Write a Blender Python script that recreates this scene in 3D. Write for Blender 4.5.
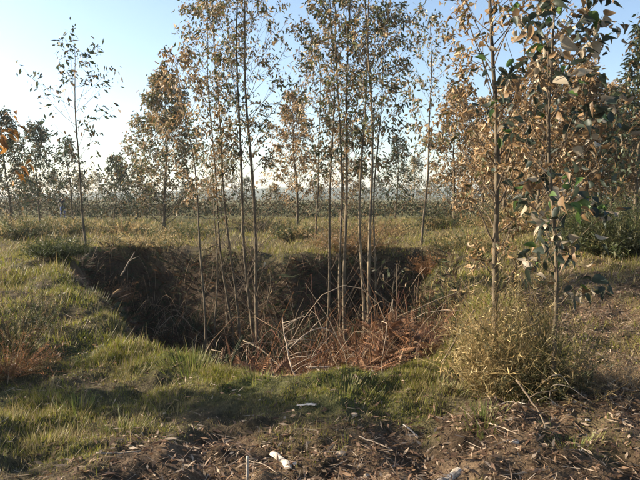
import bpy, math, numpy as np
from mathutils import Vector, Matrix, Euler
R = math.radians
D = bpy.data
sc = bpy.context.scene
for o in list(D.objects): D.objects.remove(o)
COL = sc.collection

# ------------------------------------------------------------------ camera, sky, sun, exposure
F = 615.0                                   # focal length in photo pixels (640 wide)
cam = D.objects.new('camera', D.cameras.new('camera')); COL.objects.link(cam)
cam.location = (0, 0, 1.6); cam.rotation_euler = (R(90 - 3.9), 0, 0)
cam.data.sensor_width = 36; cam.data.lens = 36 * F / 640
cam.data.clip_end = 6000; cam.data.clip_start = .05
sc.camera = cam
SUN_AZ, SUN_EL = 76, 23                     # degrees left of the view axis, elevation
w = D.worlds.new('World'); sc.world = w; w.use_nodes = True
nt = w.node_tree; nt.nodes.clear()
sky = nt.nodes.new('ShaderNodeTexSky'); sky.sky_type = 'NISHITA'; sky.sun_disc = False
sky.sun_elevation = R(SUN_EL); sky.sun_rotation = R(-SUN_AZ)
sky.altitude = 300; sky.air_density = 1.0; sky.dust_density = 1.2; sky.ozone_density = 1.5
bg = nt.nodes.new('ShaderNodeBackground'); bg.inputs[1].default_value = .085
wo = nt.nodes.new('ShaderNodeOutputWorld')
nt.links.new(sky.outputs[0], bg.inputs[0]); nt.links.new(bg.outputs[0], wo.inputs[0])
sl = D.lights.new('sun', 'SUN'); sl.energy = 5.0; sl.angle = R(.5); sl.color = (1, .87, .68)
so = D.objects.new('sun', sl); COL.objects.link(so)
sd_ = Vector((-math.sin(R(SUN_AZ)) * math.cos(R(SUN_EL)), math.cos(R(SUN_AZ)) * math.cos(R(SUN_EL)), math.sin(R(SUN_EL))))
so.rotation_euler = sd_.to_track_quat('Z', 'Y').to_euler(); so.location = sd_ * 60
sc.view_settings.view_transform = 'Standard'; sc.view_settings.look = 'None'
sc.view_settings.gamma = 1; sc.view_settings.use_curve_mapping = False
sc.view_settings.exposure = 1.55

# ------------------------------------------------------------------ helpers
rng = np.random.default_rng(7)
def A(*v): return np.array(v, float)
def norm(v): return v / (np.linalg.norm(v, axis=-1, keepdims=True) + 1e-9)
def sst(a, b, x):
    t = np.clip((x - a) / (b - a), 0, 1); return t * t * (3 - 2 * t)
def vnoise(x, y, s=0):
    x = np.asarray(x, float); y = np.asarray(y, float)
    xi = np.floor(x).astype(np.int64); yi = np.floor(y).astype(np.int64); fx = x - xi; fy = y - yi
    def h(a, b):
        n = (a * 374761393 + b * 668265263 + s * 974711) & 0x7fffffff
        n = ((n ^ (n >> 13)) * 1274126177) & 0x7fffffff
        n = ((n ^ (n >> 16)) * 1911520717) & 0x7fffffff
        return ((n ^ (n >> 15)) & 0xffff) / 65535.0
    fx = fx * fx * (3 - 2 * fx); fy = fy * fy * (3 - 2 * fy)
    return (h(xi, yi) * (1 - fx) + h(xi + 1, yi) * fx) * (1 - fy) + (h(xi, yi + 1) * (1 - fx) + h(xi + 1, yi + 1) * fx) * fy
def fbm(x, y, o=3, s=0):
    r = 0; a = .5
    for i in range(o): r = r + a * (vnoise(x * 2 ** i, y * 2 ** i, s + i * 17) - .5); a *= .5
    return r * 2

class MB:                                    # mesh builder with per-vertex colour
    def __init__(s): s.v = []; s.f = {3: [], 4: []}; s.c = []; s.n = 0
    def add(s, v, faces, col):
        v = np.asarray(v, float).reshape(-1, 3); s.v.append(v)
        col = np.asarray(col, float)
        s.c.append(np.broadcast_to(col, (len(v), 3)) if col.ndim == 1 else col)
        for k in (3, 4):
            fk = faces.get(k)
            if fk is not None and len(fk): s.f[k].append(np.asarray(fk, np.int64) + s.n)
        s.n += len(v); return s
    def tube(s, pts, rad, n=6, col=(1, 1, 1), cap=True):
        pts = np.asarray(pts, float); m = len(pts); rad = np.broadcast_to(np.asarray(rad, float), (m,))
        t = norm(np.gradient(pts, axis=0)); ref = A(1, 0, 0) if abs(t[0][2]) > .7 else A(0, 0, 1)
        a = norm(np.cross(t, ref)); b = np.cross(t, a)
        th = np.arange(n) * 2 * math.pi / n
        v = pts[:, None] + rad[:, None, None] * (np.cos(th)[None, :, None] * a[:, None] + np.sin(th)[None, :, None] * b[:, None])
        i = np.arange(m - 1)[:, None] * n; j = np.arange(n)[None]; k = (j + 1) % n
        q = np.stack([i + j, i + k, i + n + k, i + n + j], -1).reshape(-1, 4)
        tr = []
        if cap:
            tr = [[0, x + 1, x] for x in range(1, n - 1)] + [[(m - 1) * n, (m - 1) * n + x, (m - 1) * n + x + 1] for x in range(1, n - 1)]
        return s.add(v, {4: q, 3: tr}, col)
    def scatter(s, tpl, P, X, Z, S, C):      # place template (verts, faces) at P with x axis X and rough normal Z
        tv, tf = tpl; N = len(P)
        if N == 0: return s
        X = norm(X); Y = norm(np.cross(Z, X)); Z = np.cross(X, Y)
        S = np.broadcast_to(np.asarray(S, float), (N,)) if np.ndim(S) < 2 else S
        if S.ndim == 1: S = np.stack([S, S, S], 1)
        v = P[:, None] + tv[None, :, 0, None] * (X * S[:, :1])[:, None] + tv[None, :, 1, None] * (Y * S[:, 1:2])[:, None] + tv[None, :, 2, None] * (Z * S[:, 2:3])[:, None]
        k = len(tv); off = (np.arange(N) * k)[:, None, None]
        fs = {n: (np.asarray(f)[None] + off).reshape(-1, n) for n, f in tf.items() if len(f)}
        c = np.repeat(np.broadcast_to(np.asarray(C, float), (N, 3)), k, 0)
        return s.add(v.reshape(-1, 3), fs, c)
    def mesh(s, name, mat, smooth=True):
        v = np.concatenate(s.v); c = np.concatenate(s.c)
        f3 = np.concatenate(s.f[3]) if s.f[3] else np.zeros((0, 3), int)
        f4 = np.concatenate(s.f[4]) if s.f[4] else np.zeros((0, 4), int)
        me = D.meshes.new(name); me.vertices.add(len(v)); me.vertices.foreach_set('co', v.astype(np.float32).ravel())
        lp = np.concatenate([f3.ravel(), f4.ravel()]).astype(np.int32)
        me.loops.add(len(lp)); me.loops.foreach_set('vertex_index', lp)
        st = np.concatenate([np.arange(len(f3)) * 3, len(f3) * 3 + np.arange(len(f4)) * 4]).astype(np.int32)
        me.polygons.add(len(st)); me.polygons.foreach_set('loop_start', st)
        me.polygons.foreach_set('use_smooth', np.full(len(st), smooth))
        at = me.color_attributes.new('Col', 'FLOAT_COLOR', 'POINT')
        at.data.foreach_set('color', np.concatenate([c, np.ones((len(c), 1))], 1).astype(np.float32).ravel())
        me.materials.append(mat); me.update(calc_edges=True)
        return me
    def build(s, name, mat, parent=None, smooth=True): return obj(name, s.mesh(name, mat, smooth), parent)
def obj(name, data, parent=None, loc=(0, 0, 0)):
    o = D.objects.new(name, data); COL.objects.link(o); o.location = loc
    if parent: o.parent = parent
    return o
def tag(o, label=None, cat=None, group=None, kind=None):
    for k, v in (('label', label), ('category', cat), ('group', group), ('kind', kind)):
        if v: o[k] = v
    return o
def thing(name, label, cat, loc=(0, 0, 0), group=None, rz=0):
    o = obj(name, None, None, loc); o.rotation_euler = (0, 0, rz); o.empty_display_size = .2
    return tag(o, label, cat, group)
def copy_tree(o, parent=None):
    c = o.copy(); COL.objects.link(c); c.parent = parent
    for ch in o.children: copy_tree(ch, c)
    return c

# ------------------------------------------------------------------ materials
def mat_base(name):
    m = D.materials.new(name); m.use_nodes = True; t = m.node_tree; t.nodes.clear()
    return m, t, t.nodes.new('ShaderNodeOutputMaterial')
def mat_leaf(name, rough=.5, trans=.25, spec=.4, var=.35):
    m, t, out = mat_base(name); N = t.nodes.new; L = t.links.new
    a = N('ShaderNodeAttribute'); a.attribute_name = 'Col'
    oi = N('ShaderNodeObjectInfo')
    no = N('ShaderNodeTexNoise'); no.inputs['Scale'].default_value = 23; no.inputs['Detail'].default_value = 3
    tc = N('ShaderNodeTexCoord'); L(tc.outputs['Object'], no.inputs['Vector'])
    mp = N('ShaderNodeMapRange'); mp.inputs[3].default_value = 1 - var; mp.inputs[4].default_value = 1 + var
    L(no.outputs[0], mp.inputs[0])
    mu = N('ShaderNodeMix'); mu.data_type = 'RGBA'; mu.blend_type = 'MULTIPLY'; mu.inputs[0].default_value = 1
    L(a.outputs['Color'], mu.inputs[6]); L(mp.outputs[0], mu.inputs[7])
    p = N('ShaderNodeBsdfPrincipled'); p.inputs['Roughness'].default_value = rough; p.inputs['Specular IOR Level'].default_value = spec
    L(mu.outputs[2], p.inputs['Base Color'])
    tr = N('ShaderNodeBsdfTranslucent'); L(mu.outputs[2], tr.inputs[0])
    mx = N('ShaderNodeMixShader'); mx.inputs[0].default_value = trans
    L(p.outputs[0], mx.inputs[1]); L(tr.outputs[0], mx.inputs[2]); L(mx.outputs[0], out.inputs[0])
    return m
def mat_bark(name, c1, c2, scale=14, stretch=.3, rough=.8, bump=.4):
    m, t, out = mat_base(name); N = t.nodes.new; L = t.links.new
    tc = N('ShaderNodeTexCoord'); mp = N('ShaderNodeMapping'); mp.inputs['Scale'].default_value = (1, 1, stretch)
    L(tc.outputs['Object'], mp.inputs[0])
    n1 = N('ShaderNodeTexNoise'); n1.inputs['Scale'].default_value = scale; n1.inputs['Detail'].default_value = 6; L(mp.outputs[0], n1.inputs[0])
    cr = N('ShaderNodeValToRGB'); cr.color_ramp.elements[0].position = .38; cr.color_ramp.elements[1].position = .62
    cr.color_ramp.elements[0].color = (*c1, 1); cr.color_ramp.elements[1].color = (*c2, 1)
    n3 = N('ShaderNodeTexNoise'); n3.inputs['Scale'].default_value = scale * .5; n3.inputs['Detail'].default_value = 3; L(tc.outputs['Object'], n3.inputs[0])
    av = N('ShaderNodeMix'); av.inputs[0].default_value = .55; L(n1.outputs[0], av.inputs[2]); L(n3.outputs[0], av.inputs[3]); L(av.outputs[0], cr.inputs[0])
    p = N('ShaderNodeBsdfPrincipled'); p.inputs['Roughness'].default_value = rough; p.inputs['Specular IOR Level'].default_value = .25
    L(cr.outputs[0], p.inputs['Base Color'])
    n2 = N('ShaderNodeTexNoise'); n2.inputs['Scale'].default_value = scale * 5; n2.inputs['Detail'].default_value = 4; L(mp.outputs[0], n2.inputs[0])
    b = N('ShaderNodeBump'); b.inputs['Strength'].default_value = bump; b.inputs['Distance'].default_value = .01
    L(n2.outputs[0], b.inputs['Height']); L(b.outputs[0], p.inputs['Normal']); L(p.outputs[0], out.inputs[0])
    return m
def mat_ground():
    m, t, out = mat_base('ground'); N = t.nodes.new; L = t.links.new
    a = N('ShaderNodeAttribute'); a.attribute_name = 'Col'; tc = N('ShaderNodeTexCoord')
    n1 = N('ShaderNodeTexNoise'); n1.inputs['Scale'].default_value = 9; n1.inputs['Detail'].default_value = 9; n1.inputs['Roughness'].default_value = .7
    n2 = N('ShaderNodeTexNoise'); n2.inputs['Scale'].default_value = 55; n2.inputs['Detail'].default_value = 6
    for n in (n1, n2): L(tc.outputs['Object'], n.inputs[0])
    ad = N('ShaderNodeMath'); ad.operation = 'MULTIPLY'; L(n1.outputs[0], ad.inputs[0]); L(n2.outputs[0], ad.inputs[1])
    mr = N('ShaderNodeMapRange'); mr.inputs[1].default_value = .1; mr.inputs[2].default_value = .42; mr.inputs[3].default_value = .35; mr.inputs[4].default_value = 1.7
    L(ad.outputs[0], mr.inputs[0])
    mu = N('ShaderNodeMix'); mu.data_type = 'RGBA'; mu.blend_type = 'MULTIPLY'; mu.inputs[0].default_value = 1
    L(a.outputs['Color'], mu.inputs[6]); L(mr.outputs[0], mu.inputs[7])
    p = N('ShaderNodeBsdfPrincipled'); p.inputs['Roughness'].default_value = .95; p.inputs['Specular IOR Level'].default_value = .1
    L(mu.outputs[2], p.inputs['Base Color'])
    b = N('ShaderNodeBump'); b.inputs['Strength'].default_value = .9; b.inputs['Distance'].default_value = .03
    L(ad.outputs[0], b.inputs['Height']); L(b.outputs[0], p.inputs['Normal']); L(p.outputs[0], out.inputs[0])
    return m
M_LEAF = mat_leaf('eucalyptus_leaf', .5, .3, .3)
M_DRY = mat_leaf('dry_leaf', .6, .3, .3)
M_GRASS = mat_leaf('grass', .55, .35, .3, .2)
M_BRACK = mat_leaf('bracken', .75, .2, .15)
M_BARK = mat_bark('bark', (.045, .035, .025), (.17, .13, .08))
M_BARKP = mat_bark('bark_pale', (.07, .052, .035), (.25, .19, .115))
M_TWIG = mat_bark('twig', (.07, .05, .035), (.19, .14, .09), 30, .5)
M_DEAD = mat_bark('dead_wood', (.14, .10, .07), (.42, .33, .24), 18, .4)
M_WHITE = mat_bark('peeled_bark', (.24, .19, .14), (.60, .52, .43), 25, .5, .7)
M_GR = mat_ground()

# ------------------------------------------------------------------ terrain
PIT = np.array([(-7.0, 17.3), (-5.5, 13), (-3.7, 9.6), (-2.1, 7.0), (-.95, 5.8), (-.2, 5.4), (.5, 5.45), (1.2, 5.95),
                (1.75, 7.4), (2.5, 10.5), (3.4, 15.5), (3.4, 17.6), (1.5, 17.2), (-.8, 16.2), (-3, 17.2), (-5.2, 18.6)])
def pit_sd(x, y):
    x = np.asarray(x, float); y = np.asarray(y, float)
    d = np.full(x.shape, 1e9); ins = np.zeros(x.shape, bool); n = len(PIT)
    for i in range(n):
        a, b = PIT[i], PIT[(i + 1) % n]; e = b - a
        t = np.clip(((x - a[0]) * e[0] + (y - a[1]) * e[1]) / (e @ e), 0, 1)
        d = np.minimum(d, np.hypot(x - a[0] - t * e[0], y - a[1] - t * e[1]))
        c = (a[1] > y) != (b[1] > y)
        ins ^= c & (x < (b[0] - a[0]) * (y - a[1]) / (b[1] - a[1] + 1e-12) + a[0])
    return np.where(ins, -d, d)
def hz(x, y):
    x = np.asarray(x, float); y = np.asarray(y, float)
    s = pit_sd(x, y) + .35 * fbm(x * .9, y * .9, 2, 3)
    near = np.clip(1 - (y - 20) / 60, .0, 1)
    z = .16 * fbm(x * .35, y * .35, 3, 1) + (.19 * fbm(x * 1.5, y * 1.5, 3, 5) + .06 * fbm(x * 6, y * 6, 2, 9) + .03 * fbm(x * 19, y * 19, 2, 13) * sst(9, 5, y)) * near
    z = z + .22 * np.exp(-((x + 6.4) ** 2 / 5 + (y - 9) ** 2 / 18)) + .16 * np.exp(-(s / .7) ** 2) * sst(7, 10, y)
    z = z + .55 * sst(2.6, 8, x) * sst(5, 10, y) * (1 - sst(20, 45, y))
    z = z - 1.75 * sst(.25, -1.6, s) + 1.3 * np.exp(-((x - .25) ** 2 / 1.3 + (y - 7.5) ** 2 / 1.9)) * sst(-.1, -.7, s)
    return z
def hz1(x, y): return float(hz(np.array([x]), np.array([y]))[0])
def px(p, d): return (p - 320) / F * d

def cover(x, y):                             # grass density, greenness, bracken/litter brownness
    s = pit_sd(x, y) + .5 * fbm(x * .8, y * .8, 2, 31)
    n = fbm(x * .9, y * .9, 3, 41); n2 = fbm(x * 2.6, y * 2.6, 2, 47)
    inside = sst(.05, -.35, s)
    fore = sst(4.75, 4.2, y + .5 * n - .1 * x) * sst(-1.9, -.5, x + .6 * n + .3 * (4 - y)) * (1 - .6 * sst(.12, .4, n2))
    right = sst(1.9, 2.6, x - .06 * y + .3 * n) * sst(18, 13, y)
    left = sst(-.8, -1.9, x) * sst(10, 5, y)
    far = sst(14, 18, y)
    dens = .62 + .7 * n + .5 * n2
    dens = dens + .45 * sst(1.0, .2, s) * sst(7, 5.6, y) - .75 * fore - .3 * right
    green = .62 + .5 * n2 + .5 * n * far - .22 * far - .25 * fore - .2 * right + .25 * sst(1.2, .2, s) * (1 - far)
    inr = sst(1.0, 2.2, x - .09 * (y - 7)) * inside       # greener right inner bank
    dens = dens * (1 - inside) + inside * inr * .75
    brown = np.clip(fore + .6 * right + inside * (1 - inr), 0, 1)
    return np.clip(dens, 0, 1), np.clip(green, 0, 1), brown
C_SOIL = A(.06, .042, .028); C_LIT = A(.12, .082, .05); C_MOSS = A(.055, .065, .02); C_STRAW = A(.22, .18, .09)

nu, nv = 270, 460
u = np.linspace(-1, 1, nu); v = np.concatenate([np.linspace(-14, 2.2, 30)[:-1], 2.2 * (15.0 / 2.2) ** np.linspace(0, 1, 310)[:-1], 15 * 120 ** np.linspace(0, 1, nv - 338)])
U, V = np.meshgrid(u, v)
a_ = .68 * np.maximum(V, 2.2) + 1.2; k_ = np.maximum(np.abs(U) - .85, 0) / .15
X = a_ * U / .85 + np.sign(U) * k_ ** 2 * (30 + .6 * np.abs(V)); Y = V
x, y = X.ravel(), Y.ravel(); z = hz(x, y)
d_, g_, b_ = cover(x, y)
nn = fbm(x * 3, y * 3, 3, 71)[:, None]
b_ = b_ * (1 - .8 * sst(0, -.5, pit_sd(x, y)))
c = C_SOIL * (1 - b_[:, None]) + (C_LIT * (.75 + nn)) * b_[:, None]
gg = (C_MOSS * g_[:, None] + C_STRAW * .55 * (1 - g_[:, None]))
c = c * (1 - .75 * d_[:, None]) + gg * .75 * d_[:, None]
far_ = sst(18, 40, y)[:, None]; c = c * (1 - far_) + A(.12, .11, .045) * (1 + .5 * nn) * far_
nr = len(v); i = np.arange(nr - 1)[:, None] * nu; j = np.arange(nu - 1)[None]
q = np.stack([i + j, i + j + 1, i + nu + j + 1, i + nu + j], -1).reshape(-1, 4)
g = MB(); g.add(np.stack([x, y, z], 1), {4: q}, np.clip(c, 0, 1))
tag(g.build('ground', M_GR), 'grassy ground with a sunken pit', kind='structure')

# far hills
def hill(name, y0, x0, x1, h, seed, c, xc=0):
    n = 160; xs = np.linspace(x0, x1, n); m = MB(); rows = []
    for k, f in enumerate((0, .35, .7, .92, 1, .9, .5, 0)):
        hh = h * f * (.72 + .5 * fbm(xs * .0045, xs * 0 + k * .12, 4, seed)) * np.exp(-((xs - xc) / (.28 * (x1 - x0))) ** 2) - 2.5 * (f == 0)
        rows.append(np.stack([xs, np.full(n, y0 + (k - 4) * 70.), hh], 1))
    vv = np.concatenate(rows); i = np.arange(7)[:, None] * n; j = np.arange(n - 1)[None]
    m.add(vv, {4: np.stack([i + j, i + j + 1, i + n + j + 1, i + n + j], -1).reshape(-1, 4)}, c)
    tag(m.build(name, M_GR), kind='structure')
hill('hill', 1250, -1700, 1700, 30, 5, A(.05, .07, .04), 330)
hill('hill', 820, -1100, 1100, 5, 15, A(.05, .06, .03))

# ------------------------------------------------------------------ leaf templates
def grid_leaf(rows, wid, fold, curl, twist=0):
    v = [(0, 0, 0)]; tri = []; quad = []
    for k in range(1, rows):
        t = k / rows; wv = wid * math.sin(math.pi * t ** .75) ** .8; zc = -curl * t * t; yo = .14 * math.sin(math.pi * t) * twist
        tw = twist * .8 * t
        v += [(t, wv * math.cos(tw) + yo, zc + fold * wv + wv * math.sin(tw)), (t, yo, zc), (t, -wv * math.cos(tw) + yo, zc + fold * wv - wv * math.sin(tw))]
    v.append((.97, .0, -curl)); n = len(v) - 1
    tri += [(0, 2, 1), (0, 3, 2)]
    for k in range(rows - 2):
        b = 1 + 3 * k; quad += [(b, b + 1, b + 4, b + 3), (b + 1, b + 2, b + 5, b + 4)]
    b = 1 + 3 * (rows - 2); tri += [(b, b + 1, n), (b + 1, b + 2, n)]
    return np.array(v, float), {3: tri, 4: quad}
L_MID = grid_leaf(3, .16, .5, .25, .5)
L_FAR = (np.array([(0, 0, 0), (.45, .2, -.04), (1, 0, -.2), (.5, -.17, -.04)], float), {4: [(0, 3, 2, 1)]})
L_BROAD = [grid_leaf(6, .24, .45, .3, .5), grid_leaf(6, .28, .3, .6, -.7), grid_leaf(6, .2, .8, .2, .9), grid_leaf(6, .22, .6, .8, 1.2)]
L_CURL = [grid_leaf(5, .20, .9, .7, 1.1), grid_leaf(5, .17, 1.1, .9, -1.3), grid_leaf(5, .22, .6, .5, .9)]
BL = (np.array([(0, -.5, 0), (0, .5, 0), (.5, -.36, 0), (.5, .36, 0), (1, 0, 0)], float), {4: [(0, 1, 3, 2)], 3: [(2, 3, 4)]})

PAL_MIX = [(A(.06, .07, .03), .24), (A(.13, .135, .055), .26), (A(.24, .15, .07), .16), (A(.34, .24, .13), .18), (A(.46, .38, .27), .16)]
PAL_BROWN = [(A(.08, .08, .032), .18), (A(.20, .12, .052), .27), (A(.32, .20, .095), .32), (A(.44, .33, .20), .23)]
PAL_GREEN = [(A(.04, .055, .03), .55), (A(.07, .08, .035), .25), (A(.16, .10, .045), .2)]
PAL_BIG = [(A(.04, .052, .036), .5), (A(.34, .28, .2), .2), (A(.24, .15, .075), .22), (A(.07, .12, .03), .08)]
def pick(r, pal, n):
    cs = np.array([p[0] for p in pal]); ps = np.array([p[1] for p in pal]); ps = ps / ps.sum()
    return cs[r.choice(len(cs), n, p=ps)] * r.uniform(.7, 1.3, (n, 1))

# ------------------------------------------------------------------ tree generator
def trunk_pts(r, H, lean, wob, n=16):
    t = np.linspace(0, 1, n); ph = r.uniform(0, 6.28, 4)
    xx = lean[0] * t + wob * (np.sin(t * 5 + ph[0]) - math.sin(ph[0])) + wob * .4 * (np.sin(t * 13 + ph[1]) - math.sin(ph[1]))
    yy = lean[1] * t + wob * (np.sin(t * 4 + ph[2]) - math.sin(ph[2])) + wob * .4 * (np.sin(t * 11 + ph[3]) - math.sin(ph[3]))
    return np.stack([xx, yy, H * t], 1)
def along(pts, t):
    f = t * (len(pts) - 1); k = min(int(f), len(pts) - 2); return pts[k] + (pts[k + 1] - pts[k]) * (f - k)
def branch_pts(r, s, az, el, L, n=6, bend=.35):
    p = [s]; d = A(math.cos(az) * math.cos(el), math.sin(az) * math.cos(el), math.sin(el))
    for k in range(n - 1):
        p.append(p[-1] + d * L / (n - 1)); d = norm(d + A(0, 0, bend / (n - 1)) + r.normal(0, .07, 3))
    return np.array(p)
def gen_tree(r, H, r0, cs, rad, nb, nl, ll, pal, lean=(0, 0), wob=.065, dead=0, up=48, off=(0, 0, 0), tpl=L_MID, fat=.0, twigs=3, droop=.55, ce=.99, prof='col'):
    off = np.array(off, float); tp = trunk_pts(r, H, lean, wob) + off
    tt = np.linspace(0, 1, len(tp)); tr = r0 * (1 - tt) ** .85 + .005
    tr[0] *= 1.25; T = MB(); t5 = np.linspace(0, 1, 46); tq = np.stack([np.interp(t5, tt, tp[:, i]) for i in range(3)], 1)
    tq[1:] += r.normal(0, r0 * .07, (45, 3)); T.tube(tq, np.interp(t5, tt, tr) * (1 + .09 * r.normal(0, 1, 46).clip(-1.2, 2)), 8); B = []; LP = []; LD = []
    for k in range(nb + dead):
        isd = k >= nb
        t = (r.uniform(min(.12, cs * .5), cs) if isd else cs + (ce - cs) * ((k + r.random()) / nb) ** .9)
        az = k * 2.39996 + r.uniform(-.5, .5); f = (t - cs) / (1 - cs)
        if prof == 'col': pr = (.55 + .75 * min(f * 3, 1)) * (1 - .75 * max(f, 0) ** 2.2)
        else: pr = (1.15 - .95 * max(f, 0)) * (.75 + .25 * min(f * 4, 1))
        L = rad * (r.uniform(.5, .95) if isd else pr * r.uniform(.75, 1.25))
        L = L / max(math.cos(R(up)), .3) * .85
        s = along(tp, t); rb = max(.3 * np.interp(t, tt, tr), .0035)
        bp = branch_pts(r, s, az, R(up + r.uniform(-14, 12)), L)
        m = MB(); m.tube(bp, np.linspace(rb, .0022, len(bp)) * (.8 if isd else 1), 4, cap=False)
        subs = [bp]
        for _ in range(twigs if not isd else 1):
            q_ = r.uniform(.25, .85); st = along(bp, q_)
            tp2 = branch_pts(r, st, az + r.uniform(-1.2, 1.2), R(r.uniform(5, 65)), L * r.uniform(.25, .5), 4, .1)
            m.tube(tp2, np.linspace(rb * .5, .0015, 4), 3, cap=False); subs.append(tp2)
        B.append(m)
        if isd: continue
        n = int(nl * r.uniform(.6, 1.4)); lp = []; ld = []
        nodes = [along(sub, r.uniform(.25, 1) ** .7) for sub in subs for _ in range(2)] + [along(sub, 1) for sub in subs]
        for _ in range(n):
            p = nodes[r.integers(len(nodes))]; lp.append(p + r.normal(0, .5 * ll, 3))
            out = A(math.cos(az), math.sin(az), 0)
            ld.append(out * .35 + r.normal(0, .55, 3) + A(0, 0, -droop))
        LP.append(np.array(lp)); LD.append(np.array(ld))
    return T, B, LP, LD
def leaves_mb(r, LP, LD, ll, pal, tpl, wmul=1.0):
    P = np.concatenate(LP); X_ = np.concatenate(LD); n = len(P)
    m = MB(); sz = ll * r.uniform(.6, 1.3, n); S = np.stack([sz, sz * wmul * r.uniform(.8, 1.25, n), sz], 1)
    return m.scatter(tpl, P, X_, r.normal(0, 1, (n, 3)), S, pick(r, pal, n))
def join(ms):
    o = MB()
    for m in ms:
        for k in (3, 4): o.f[k] += [f + o.n for f in m.f[k]]
        o.v += m.v; o.c += m.c; o.n += m.n
    return o
def tree(label, loc, stems, group=None, bark=None, name='eucalyptus_tree', leafmat=None, cat='tree', seed=0, pal=PAL_MIX, ll=.098, tpl=L_MID, wmul=1.):
    r = np.random.default_rng(seed); t = thing(name, label, cat, loc, group)
    for st in stems:
        T, B, LP, LD = gen_tree(r, ll=ll, pal=pal, tpl=tpl, **st)
        tk = T.build('trunk', bark or M_BARK, t)
        if B:
            cr = join(B).build('crown', M_TWIG, t)
            if LP: tag(leaves_mb(r, LP, LD, ll, pal, tpl, wmul).build('leaves', leafmat or M_LEAF, cr), kind='stuff')
    return t
def at(p, d): X_ = px(p, d); return (X_, d, hz1(X_, d) - .06)

# clump of tall saplings growing out of the pit
GP = 'tall saplings growing out of the pit'
tree('tall sapling with twin grey stems, thickest of the clump on the pit\'s left', at(257, 11.8), [
    dict(H=9.0, r0=0.034, cs=.42, rad=1.03, nb=44, nl=66, lean=(-.16, .1), dead=25, off=(0, 0, 0)),
    dict(H=8.3, r0=0.030, cs=.45, rad=0.92, nb=34, nl=57, lean=(-.25, -.2), dead=18, off=(-.06, .14, 0))], GP, seed=11)
tree('tall sapling with two thin dark stems close together, left of the thickest left-hand clump', at(239, 12.4), [
    dict(H=8.0, r0=0.024, cs=.48, rad=0.81, nb=30, nl=54, lean=(-.42, .1), dead=29),
    dict(H=7.2, r0=0.021, cs=.5, rad=0.76, nb=24, nl=47, lean=(-.5, -.1), dead=18, off=(-.09, .05, 0))], GP, seed=12)
tree('thin leaning sapling, leftmost stem in the pit, with rusty brown leaves', at(203, 11.2), [
    dict(H=6.0, r0=0.019, cs=.5, rad=0.67, nb=30, nl=47, lean=(-.5, .2), dead=9, wob=.07)], GP, seed=13, pal=PAL_BROWN)
tree('slender bare pole of a sapling between the leftmost stem and the twin dark stems', at(214, 12.2), [
    dict(H=4.4, r0=0.015, cs=.62, rad=0.43, nb=9, nl=20, lean=(-.1, .1), dead=11, wob=.05)], GP, seed=14)
tree('single straight slim sapling in mid pit, first stem of the right-hand clump', at(327, 12), [
    dict(H=7.8, r0=0.023, cs=.42, rad=0.71, nb=34, nl=54, lean=(-.05, .1), dead=11)], GP, seed=15)
tree('twin-stemmed sapling in the middle of the right-hand clump, brown leaves above', at(349, 10.9), [
    dict(H=8.6, r0=0.029, cs=.42, rad=0.78, nb=36, nl=57, lean=(-.1, .1), dead=14),
    dict(H=7.8, r0=0.023, cs=.45, rad=0.65, nb=26, nl=51, lean=(-.3, .2), dead=9, off=(-.07, .06, 0))], GP, seed=16)
tree('twin-stemmed sapling nearest the camera in the right-hand clump, trunk lit tan', at(369, 10.3), [
    dict(H=8.4, r0=0.027, cs=.44, rad=0.78, nb=36, nl=57, lean=(-.12, .15), dead=11),
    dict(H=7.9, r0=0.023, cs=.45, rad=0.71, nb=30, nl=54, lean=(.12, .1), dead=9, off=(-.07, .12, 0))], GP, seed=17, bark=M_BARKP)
tree('thin sapling just right of the right-hand clump, bare low stem', at(376, 11.8), [
    dict(H=6.8, r0=0.016, cs=.5, rad=0.65, nb=22, nl=47, lean=(.1, .1), dead=9)], GP, seed=18)
tree('short leafless stem standing at the right end of the stem clump', at(391, 10.5), [
    dict(H=2.1, r0=0.011, cs=.75, rad=0.27, nb=5, nl=6, lean=(.05, .1), dead=7)], GP, seed=19)
tree('short pale crooked stem in mid pit between the two clumps', at(288, 12), [
    dict(H=1.9, r0=0.012, cs=.75, rad=0.32, nb=5, nl=4, lean=(-.3, .1), dead=5, wob=.09)], GP, seed=20, bark=M_BARKP)
# pit rim
tree('lone slim tree on the far right rim of the pit with small dark crown', at(422, 18.3), [
    dict(H=6.9, r0=0.034, cs=.33, rad=0.81, nb=34, nl=42, lean=(.15, 0), dead=11, wob=.06)], seed=21, ll=.14, tpl=L_FAR)
tree('lone sparse young tree on the left rim of the pit against pale sky', at(87, 17.2), [
    dict(H=6.3, r0=0.037, cs=.40, rad=1.13, nb=24, nl=25, lean=(-.2, 0), dead=9, wob=.05, up=40)], seed=22, ll=.16, tpl=L_FAR, pal=PAL_GREEN)
tree('slim brown-leaved tree behind the first stem of the right-hand clump', at(316, 22), [
    dict(H=7.2, r0=0.027, cs=.3, rad=0.97, nb=34, nl=39, lean=(0, 0), dead=11)], seed=23, ll=.15, tpl=L_FAR, pal=PAL_BROWN)

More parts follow.
